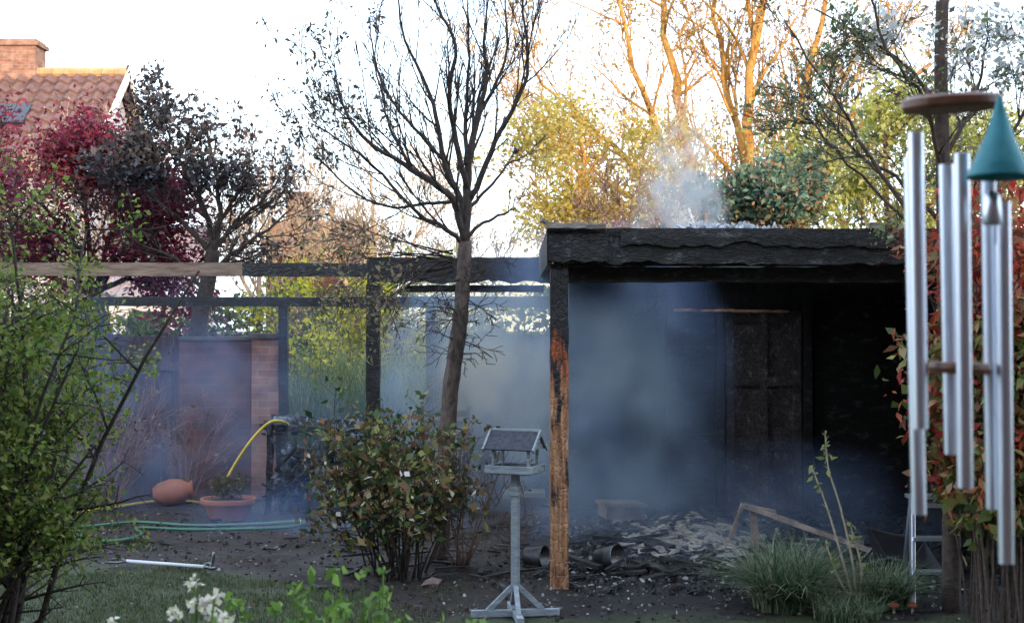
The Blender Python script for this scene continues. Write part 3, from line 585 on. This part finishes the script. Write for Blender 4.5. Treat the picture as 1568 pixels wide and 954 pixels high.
for i in range(50):
    x=U(2.54,3.3); grow(m,Vector((max(x,2.66),8.1+U(-.15,.2),-.02)),Vector((U(-.09,.06),U(-.05,.05),1)),U(1.6,2.4),.008,1,dict(As,kids=[0,7,4,0],ratio=.2,wob=.10,trop=.05),tw)
m.box((2.95,8.3,1.1),(.07,.07,2.2)); m.box((3.3,8.3,1.1),(.06,.06,2.2))
for z in (.5,1.,1.5,2.0): m.box((3.05,8.34,z),(1.0,.02,.04))
m.obj('vines_on_trellis',BARKM,E)
leaves('green_leaves',near(tw,5600,.06,lambda p:p[2]<1.7),.075,leafmat('climber_green',[(.08,.12,.03),(.2,.25,.07),(.34,.30,.09)],.4),E,.55,droop=.6)
leaves('red_leaves',near(tw,7500,.08,lambda p:p[2]>.8,clump=2),.075,leafmat('climber_red',[(.34,.03,.02),(.6,.09,.06),(.7,.22,.10),(.28,.10,.05)],.5),E,.4,droop=.8)
leaves('brown_leaves',near(tw,3400,.06),.07,leafmat('climber_brown',[(.26,.12,.07),(.46,.34,.16)],.4),E,.5,droop=.6)
CG=leafmat('clump_green',[(.03,.075,.04),(.10,.17,.08),(.2,.27,.16),(.3,.3,.2)],.35)
def disc(cx,cy,r):
    def f():
        t=U(0,6.28); q=r*math.sqrt(R()); return (cx+q*math.cos(t),cy+q*math.sin(t),0)
    return f
blades('grass_clump',1500,disc(1.66,8.6,.20),.48,.012,1.35,CG,seg=6)
blades('grass_clump',1000,disc(2.24,8.6,.14),.34,.011,1.3,CG,seg=6)
blades('grass_clump',600,disc(1.95,8.3,.2),.2,.010,1.2,CG,seg=5)
E=empty('young_sapling',(2.06,8.5,0)); B=Vector((2.06,8.5,0)); m=MB(); PS=nmat('pale_stem',(.3,.25,.17),(.46,.4,.3),20)
st=[[(0,0,0),(-.03,0,.3),(-.10,0,.62),(-.17,0,.85),(-.19,0,1.06)],[(-.01,0,.02),(-.1,0,.35),(-.18,0,.62),(-.27,0,.86)],[(0,0,.02),(-.12,-.05,.2),(-.2,-.05,.42)],[(0,0,0),(.03,.03,.25),(-.03,.03,.5)]]
tips=[]
for P in st: q=spline(Q(P),6); m.tube(q,[.009-.005*i/len(q) for i in range(len(q))],6); tips+=q[-7:]
for p in list(tips): m.tube([p,p+Vector((U(-.03,.03),U(-.03,.03),.02))],[.003,.001],4)
m.obj('stems',PS,E); leaves('leaves',near(tips,70,.012),.042,leafmat('sapling_leaf',[(.18,.24,.07),(.36,.4,.16)],.4),E)

# ------------------------------------------------------------------ bird table
BTP=nmat('blue_grey_paint',(.14,.17,.20),(.30,.34,.37),12,.6,.3,stretch=(1,1,5)); RTF=nmat('felt_roof',(.022,.026,.036),(.055,.062,.08),40,.9,.3)
E=empty('bird_table',(.02,8.35,0)); m=MB(); rz=math.radians(-22); T=Matrix.Translation((.02,8.35,0))@Matrix.Rotation(rz,4,'Z')
def tb(c,s,r=(0,0,0),mi=0,M=None):
    b=len(m.v); m.box(c,s,r,mi); 
    for i in range(b,len(m.v)): m.v[i]=tuple((M or T)@Vector(m.v[i]))
tb((0,0,.50),(.042,.042,.70)); tb((0,0,.848),(.26,.20,.018))
for y in (-.102,.102): tb((0,y,.868),(.30,.014,.045))
for x in (-.135,.135): tb((x,0,.868),(.014,.20,.045))
for x in (-.11,.11):
    for y in (-.07,.07): tb((x,y,.925),(.018,.018,.14))
for s in (-1,1): tb((0,s*.058,1.035),(.30,.155,.010),(s*math.radians(-42),0,0),1)
for s in (-1,1):
    for e in (-1,1): tb((e*.157,s*.058,1.032),(.012,.165,.028),(s*math.radians(-42),0,0))
    b=len(m.v); m.add([(s*.145,-.09,.985),(s*.145,.09,.985),(s*.145,0,1.07)],[(0,1,2)] if s>0 else [(2,1,0)])
    for i in range(b,len(m.v)): m.v[i]=tuple(T@Vector(m.v[i]))
tb((0,0,1.092),(.32,.02,.014)); tb((0,0,.735),(.06,.06,.05))
for k in range(4):
    M=T@Matrix.Rotation(k*math.pi/2+.5,4,'Z'); tb((.13,0,.025),(.26,.04,.04),M=M); tb((.10,0,.10),(.22,.028,.03),(0,math.radians(44),0),M=M)
m.obj('stand_and_roof',[BTP,RTF],E,bevel=.002)

# ------------------------------------------------------------------ debris in the shed
m=MB()
for i in range(200):
    x=U(.5,3.4); y=U(9.5,12.9); a=U(0,3.14); l=U(.08,.5); z=gz(x,y)+U(.01,.06)
    m.beam((x,y,z),(x+l*math.cos(a),y+l*math.sin(a)*.6,z+U(-.02,.06)),U(.02,.07),U(.01,.03),0,.004,3)
for i in range(2200):
    x=U(.4,3.4); y=U(9.0,13); m.lump((x,y,gz(x,y)+.01),U(.006,.035),(1.3,1,.5))
for i in range(90):
    x=U(-1.3,.5); y=U(9,12.5); a=U(0,3.14); l=U(.05,.3); m.beam((x,y,.02),(x+l*math.cos(a),y+l*math.sin(a),.03),.03,.015,0,.003,2)
for i in range(60):
    x=U(-3.6,-.8); y=U(10.6,13); a=U(0,3.14); l=U(.04,.2); m.beam((x,y,.015),(x+l*math.cos(a),y+l*math.sin(a),.02),.025,.012,0,.003,2)
m.obj('charred_debris',CHAR)
m=MB()
for i in range(760):
    x=random.gauss(1.42,.3); y=random.gauss(11.1,.45); m.lump((x,y,gz(x,y)+.03+U(0,.06)*max(0,1-abs(x-1.42)*2)),U(.01,.05),(1.4,1,.3),rot=(U(-.4,.4),U(-.4,.4),U(0,6)))
for i in range(800):
    x=U(.4,3.0); y=U(9.2,12.5); m.lump((x,y,gz(x,y)+.02),U(.004,.018),(1.4,1,.3),rot=(U(-.4,.4),U(-.4,.4),U(0,6)))
for x,y,s in ((1.55,11.6,.16),(1.3,11.3,.12),(2.3,10.9,.1),(2.6,10.8,.12),(.95,12.3,.2),(1.75,11.7,.14)): m.box((x,y,.05),(s,s*.5,.05),(U(-.2,.2),U(-.2,.2),U(-.4,.4)))
for i in range(130): m.lump((U(-.5,3),U(8.4,9.5),.015),U(.004,.012),(1.4,1,.4))
m.obj('ash_pile',ASH)
E=empty('broken_bench',(1.9,10.6,0)); m=MB()
m.beam((1.83,10.7,0),(1.81,10.7,.33),.05,.06,0,.003,5); m.beam((1.74,10.68,.36),(2.72,10.35,.03),.05,.03,0,.003,8); m.beam((1.65,10.75,.10),(1.73,10.68,.37),.03,.03,0,.002,4); m.beam((1.74,10.75,.35),(1.98,10.8,.30),.10,.025,0,.003,3)
m.obj('timber_frame',nmat('smoked_wood',(.14,.11,.10),(.50,.42,.37),8,.8,.4),E)
m=MB(); m.box((.95,12.4,.09),(.34,.3,.10),(0,.05,.2)); m.box((.95,12.4,.16),(.38,.34,.03),(0,.05,.2)); m.obj('wooden_crate',nmat('scorched_crate',(.07,.055,.05),(.22,.17,.15),9))
def bucket(name,c,rot,r=.075,h=.15):
    E=empty(name,c); m=MB(); m.lathe([(0,0),(r*.8,0),(r,h),(r*1.06,h+.003),(r*1.06,h-.006),(r*.97,h-.004),(r*.77,.006),(0,.006)],c,rot); m.obj('pail',DMETAL,E,smooth=True)
    M=Matrix.Translation(c)@Euler(rot).to_matrix().to_4x4(); m=MB()
    m.tube([M@Vector((r*1.06*math.cos(t),-.11*math.sin(t)*.9-.02*math.sin(t),h+.03*math.sin(t))) for t in [i*math.pi/12 for i in range(13)]],.003,5); m.obj('handle',DMETAL,E)
bucket('metal_bucket',(.10,10.1,.075),(math.radians(88),0,math.radians(60)))
bucket('metal_bucket',(.60,9.9,.085),(math.radians(80),0,math.radians(50)),.085,.17)
# tipped black wheelbarrow tray
E=empty('wheelbarrow_tray',(2.55,9.3,0)); m=MB(); T2=Matrix.Translation((2.55,9.3,.20))@Euler((math.radians(28),math.radians(14),math.radians(15))).to_matrix().to_4x4()
a=[(-.14,-.10,-.09),(.14,-.10,-.09),(.14,.10,-.09),(-.14,.10,-.09)]; b=[(-.22,-.17,.06),(.22,-.17,.06),(.22,.17,.06),(-.22,.17,.06)]; a2=[(x*.95,y*.95,z+.012) for x,y,z in a]; b2=[(x*.95,y*.95,z) for x,y,z in b]
m.add([T2@Vector(p) for p in a+b+a2+b2],[(3,2,1,0)]+[(i,(i+1)%4,4+(i+1)%4,4+i) for i in range(4)]+[(8,9,10,11)]+[(8+(i+1)%4,8+i,12+i,12+(i+1)%4) for i in range(4)]+[(4+i,4+(i+1)%4,12+(i+1)%4,12+i) for i in range(4)])
m.obj('tray',nmat('black_plastic',(.010,.010,.013),(.024,.024,.03),5,.32,.1),E,bevel=.006)
m=MB(); m.tube([T2@Vector((.2,-.1,.03)),T2@Vector((.3,-.12,-.16))],.012,8); m.tube([T2@Vector((-.16,.1,-.05)),T2@Vector((-.2,.1,-.2))],.012,8); m.obj('legs',DMETAL,E)
E=empty('step_ladder',(2.62,8.85,0)); m=MB()
for x in (2.47,2.73):
    m.beam((x-.03,8.68,0),(x+.04,8.93,.62),.024,.05); m.beam((x+.05,9.2,0),(x+.04,8.95,.62),.022,.04)
for k in range(3): t=(k+1)/3.2; m.box((2.60-.03+.07*t,8.68+.25*t,.62*t),(.27,.08,.024))
m.box((2.64,8.94,.635),(.32,.12,.025)); m.obj('frame_and_steps',METAL,E,bevel=.003)
for x in (2.255,2.365):
    E=empty('toadstool_ornament',(x,8.42,0)); m=MB(); m.lathe([(0.008,0),(.007,.05),(0,.052)],(x,8.42,0),n=12); m.obj('stalk',nmat('cream',(.6,.5,.35),(.7,.6,.45),10),E,True)
    m=MB(); m.lathe([(.0,.044),(.034,.046),(.031,.058),(.018,.07),(0,.075)],(x,8.42,.0),n=18); m.obj('cap',nmat('red_cap',(.22,.05,.025),(.36,.11,.06),60),E,smooth=True)
m=MB(); m.lump((-.52,9.35,.02),.065,(1.2,.8,.5),rot=(0,0,.3)); m.obj('garden_stone',nmat('stone',(.14,.10,.09),(.26,.19,.16),20))

# ------------------------------------------------------------------ left side objects
TER=nmat('terracotta',(.26,.09,.055),(.38,.15,.09),6,.7,.15)
E=empty('terracotta_pot',(-2.5,12.55,0)); m=MB(); m.lathe([(0,0),(.15,0),(.215,.14),(.24,.145),(.245,.19),(.225,.19),(.215,.155),(0,.15)],(-2.5,12.55,0)); m.obj('bowl',TER,E,smooth=True,bevel=.003)
m=MB(); m.lathe([(0,.185),(.12,.18),(.215,.16)],(-2.5,12.55,0)); m.obj('compost',SOILM,E)
m=MB(); tw=[]
for i in range(24): grow(m,Vector((-2.5+U(-.1,.1),12.55+U(-.1,.1),.17)),Vector((U(-.7,.7),U(-.6,.6),1)),.17,.003,2,dict(As,kids=[0,3,4,0]),tw)
m.obj('dead_plant',TWIG,E); leaves('leaves',near(tw,600,.025),.035,leafmat('pot_leaf',[(.05,.07,.03),(.12,.10,.05)],.3),E)
E=empty('terracotta_urn',(-3.2,13.4,0)); m=MB(); m.lathe([(0,0),(.06,0),(.10,.06),(.125,.17),(.11,.27),(.07,.33),(.09,.37),(.075,.37),(.055,.33),(0,.32)],(-3.38,13.4,.12),(0,math.radians(84),.25)); m.obj('body',TER,E,smooth=True)
YH=nmat('yellow_rubber',(.5,.38,.04),(.65,.5,.08),10,.5,.05)
m=MB(); pts=[(-2.0,12.95,.78),(-2.06,12.75,.85),(-2.17,12.7,.84),(-2.32,12.68,.69),(-2.46,12.65,.48),(-2.57,12.65,.27),(-2.66,12.75,.08),(-2.8,13.2,.02),(-2.97,13.6,.02),(-3.38,13.75,.02),(-3.69,13.3,.02),(-4.01,12.8,.02),(-4.6,12.45,.02),(-5.2,12.3,.02)]
m.tube(spline(pts,8),.013,8); m.obj('yellow_hose',YH,smooth=True)
m=MB(); z=.025; pts=[(-4.9,11.3,z),(-4.1,11.39,z),(-3.8,11.75,z),(-3.49,12.,z),(-3.2,12.2,z),(-2.67,12.0,z),(-2.13,12.1,z),(-1.82,12.25,z),(-1.78,12.05,z),(-1.95,11.85,z),(-2.61,11.75,z),(-3.1,11.85,z),(-2.98,11.45,z),(-3.09,11.15,z),(-3.40,11.2,z),(-3.47,11.6,z+.01),(-3.8,11.5,z),(-4.2,11.2,z),(-4.9,11.,z)]
m.tube(spline(pts,8),.014,8); m.obj('green_hose',nmat('green_rubber',(.03,.10,.06),(.05,.16,.10),10,.4,.05),smooth=True)
E=empty('litter_picker',(-2.4,9.9,0)); m=MB(); m.tube([(-2.72,10.06,.045),(-2.12,9.82,.045)],.013,10); m.obj('shaft',nmat('white_shaft',(.6,.62,.66),(.7,.72,.76),5,.35,.02),E,smooth=True)
m=MB(); m.tube(spline([(-2.72,10.06,.045),(-2.78,10.12,.05),(-2.84,10.1,.05)],4),.009,6); m.tube(spline([(-2.72,10.06,.045),(-2.78,10.02,.04),(-2.86,10.04,.04)],4),.009,6)
m.tube(spline([(-2.12,9.82,.045),(-2.07,9.80,.05),(-2.05,9.80,.15)],4),.012,8); m.tube(spline([(-2.14,9.83,.04),(-2.10,9.83,.07),(-2.06,9.80,.06)],4),.008,6); m.box((-2.06,9.80,.04),(.05,.03,.02)); m.obj('claw_and_grip',DMETAL,E,smooth=True)
# collapsed, burnt-out workbench
BLK=charmat('black_char',20,grey=.12,base=.008)
E=empty('burnt_workbench',(-1.75,13.2,0)); m=MB()
for x,y,h,dx in ((-2.2,12.85,.76,.02),(-2.17,13.4,.74,-.03),(-1.6,12.85,.70,-.05),(-1.33,13.4,.66,.06)): m.beam((x,y,0),(x+dx,y,h),.055,.055,0,.008,8)
m.beam((-2.27,12.85,.80),(-1.62,12.86,.75),.07,.06,0,.011,10); m.beam((-1.66,12.86,.76),(-1.24,12.9,.66),.06,.05,0,.012,7); m.beam((-2.26,13.4,.84),(-1.3,13.4,.76),.07,.07,0,.010,10)
for i in range(7): 
    x=-2.2+i*.12+U(-.03,.03); m.beam((x,12.82+U(-.05,.1),.82-i*.015+U(-.03,.03)),(x+U(-.15,.2),13.3+U(-.2,.15),.84-i*.02+U(-.14,.05)),U(.04,.09),.022,0,.010,5)
m.beam((-2.1,12.8,.55),(-1.45,12.8,.42),.05,.03,0,.008,6); m.beam((-2.15,12.78,.2),(-1.5,12.78,.62),.04,.03,0,.008,6)
for i in range(26):
    a=Vector((U(-2.2,-1.3),U(12.8,13.3),U(.0,.75))); d=rv(); d.z*=.8; m.beam(a,a+d*U(.12,.42),U(.015,.05),U(.012,.03),0,.007,4)
for i in range(220): m.lump((U(-2.15,-1.25),U(12.95,13.5),U(.0,.5)*R()**.6),U(.02,.085),(1.5,1,.6))
m.obj('charred_frame',BLK,E)
m=MB()
for i in range(40): m.lump((U(-2.2,-1.3),U(12.8,13.2),U(.76,.84)),U(.01,.04),(2.4,1,.3))
for i in range(60): m.lump((U(-2.15,-1.3),U(12.76,12.86),U(.1,.74)),U(.012,.04),(1.6,.5,.8))
m.obj('blistered_cover',nmat('melted_cover',(.02,.025,.035),(.2,.25,.33),7,.4,.4),E)
E=empty('burnt_chair',(-.7,13.2,0)); m=MB()
for s in (-.22,.22):
    m.tube(spline([(-.65+s,12.9,0),(-.65+s,12.95,.45),(-.62+s,12.95,.70),(-.6+s,13.15,.78),(-.6+s,13.35,.72)],5),.022,8); m.tube([(-.65+s,13.35,0),(-.62+s,13.4,.95)],.02,8)
for k in range(5): m.box((-.64,12.98+k*.09,.44+.01*k),(.46,.07,.02))
for k in range(4): m.box((-.62,13.4,.58+k*.1),(.46,.02,.06))
m.obj('frame_and_slats',BLK,E)

# ------------------------------------------------------------------ wind chime
E=empty('wind_chime',(.58,1.85,2.0)); CW=nmat('chime_wood',(.10,.035,.018),(.22,.09,.05),12,.35,.1,stretch=(1,6,6))
m=MB(); m.lathe([(0,-.009),(.060,-.009),(.064,-.004),(.064,.005),(.058,.009),(0,.009)],(.573,1.85,1.990),(math.radians(3),math.radians(-2),0),40)
for k in range(5): t=k*1.256; m.lathe([(.004,0),(.004,.006),(0,.008)],(.573+.045*math.cos(t),1.85+.045*math.sin(t),1.998),n=10)
m.lathe([(0,-.007),(.038,-.007),(.040,0),(.038,.007),(0,.007)],(.582,1.85,1.646),(0,math.radians(2),0),32); m.obj('top_and_striker',CW,E,smooth=False)
m=MB(); tb_=[(.523,1.84,1.951,.528,1.568),(.531,1.89,1.925,.540,1.451),(.570,1.80,1.919,.573,1.496),(.581,1.90,1.916,.587,1.53),(.624,1.86,1.891,.629,1.462),(.632,1.83,1.86,.635,1.396)]
for x,y,z0,x1,z1 in tb_:
    d=Vector((x1-x,0,z1-z0)); q=d.to_track_quat('Z','Y').to_euler(); r=.0098; Ln=d.length
    m.lathe([(r*.85,.0),(r,.0),(r,Ln),(r*.85,Ln),(r*.85,.0)],(x,y,z0),q,28)
m.obj('tubes',METAL,E,smooth=True).modifiers.new('es','EDGE_SPLIT')
m=MB()
for x,y,z0,x1,z1 in tb_: m.tube([(x,y,z0-.01),(x*.6+.573*.4,y*.7+1.85*.3,1.985)],.0008,5)
m.tube([(.573,1.85,2.0),(.573,1.85,2.46)],.001,5); m.tube([(.582,1.85,1.985),(.582,1.85,1.65)],.0008,5); m.tube([(.596,1.74,1.97),(.600,1.76,2.46)],.0012,5); m.tube([(.596,1.74,1.97),(.592,1.74,1.8)],.001,5)
m.obj('cords',nmat('cord',(.1,.1,.1),(.2,.2,.2),9),E)
m=MB(); m.lathe([(.003,.100),(.004,.094),(.018,.05),(.038,.004),(.038,0),(.035,.002),(.015,.05),(.002,.09)],(.596,1.74,1.881),(0,math.radians(1),0),40); m.obj('teal_bell',nmat('teal_patina',(.01,.13,.16),(.025,.24,.28),14,.4,.1,metal=.2),E,smooth=True)
m=MB(); m.lathe([(.010,0),(.012,.003),(.010,.035),(.003,.042),(0,.042)],(.591,1.75,1.825),(0,0,0),24); m.obj('clapper',METAL,E,smooth=True)
E=empty('hanging_bracket',(.6,0,2.5)); m=MB(); m.beam((.6,-1.7,2.5),(.6,2.1,2.5),.06,.09); m.beam((.6,-1.7,1.9),(.6,-1.0,2.46),.05,.05); m.obj('arm',WOOD,E)

# ------------------------------------------------------------------ smoke
def smoke(name,lo,hi,blobs,nsc,amp,col,edge=(.38,.68),step=1.,nlo=.12,nhi=2.,det=1.,dis=0.):
    m=MB(); c=[(a+b)/2 for a,b in zip(lo,hi)]; m.box(c,[b-a for a,b in zip(lo,hi)])
    mt,nt,out=newmat(name+'_volume'); L=nt.links.new; tc=N(nt,'TexCoord')
    acc=None
    for (cx,cy,cz),(rx,ry,rz),am in blobs:
        mp=N(nt,'Mapping'); mp.inputs['Scale'].default_value=(1/rx,1/ry,1/rz); mp.inputs['Location'].default_value=(-cx/rx,-cy/ry,-cz/rz); L(tc.outputs['Object'],mp.inputs[0])
        g=N(nt,'TexGradient',gradient_type='SPHERICAL'); L(mp.outputs[0],g.inputs[0])
        q=N(nt,'Math',operation='MULTIPLY_ADD'); q.inputs[1].default_value=am; L(g.outputs['Fac'],q.inputs[0])
        if acc: L(acc,q.inputs[2])
        else: q.inputs[2].default_value=0
        acc=q.outputs[0]
    nz=N(nt,'TexNoise',i_Scale=nsc,i_Detail=det,i_Distortion=dis); L(tc.outputs['Object'],nz.inputs['Vector'])
    mr=N(nt,'MapRange'); mr.inputs[1].default_value=edge[0]; mr.inputs[2].default_value=edge[1]; mr.inputs[3].default_value=nlo; mr.inputs[4].default_value=nhi; L(nz.outputs['Fac'],mr.inputs[0])
    f=N(nt,'Math',operation='MULTIPLY'); L(acc,f.inputs[0]); L(mr.outputs[0],f.inputs[1])
    f2=N(nt,'Math',operation='MULTIPLY'); f2.inputs[1].default_value=amp; L(f.outputs[0],f2.inputs[0])
    v=N(nt,'VolumeScatter'); v.inputs['Color'].default_value=col+(1,); L(f2.outputs[0],v.inputs['Density']); L(v.outputs[0],out.inputs['Volume'])
    try: mt.cycles.volume_step_rate=step
    except Exception as ex: print(ex)
    return m.obj(name,mt)
smoke('smoke',(-5.2,9.9,.0),(3.4,14.15,2.5),[((-.35,13.3,1.15),(1.0,1.1,1.4),4.0),((.7,11.6,1.2),(1.15,1.9,1.8),1.1),((1.9,10.9,.1),(1.7,1.3,.8),.65),((-3.2,13.7,.7),(2.7,1.7,1.6),.42),((-1.5,11.9,.0),(1.5,.8,.5),.9)],1.9,.75,(.35,.53,1.0),edge=(.40,.64),step=2.,nlo=.05,nhi=2.2,det=2.)
smoke('smoke',(.55,10.2,2.36),(2.3,11.9,3.6),[((1.3,11,2.2),(.42,.5,1.35),1.)],5.,5.5,(.85,.9,1.),edge=(.45,.64),step=1.5,nlo=.0,det=2.,dis=.6)
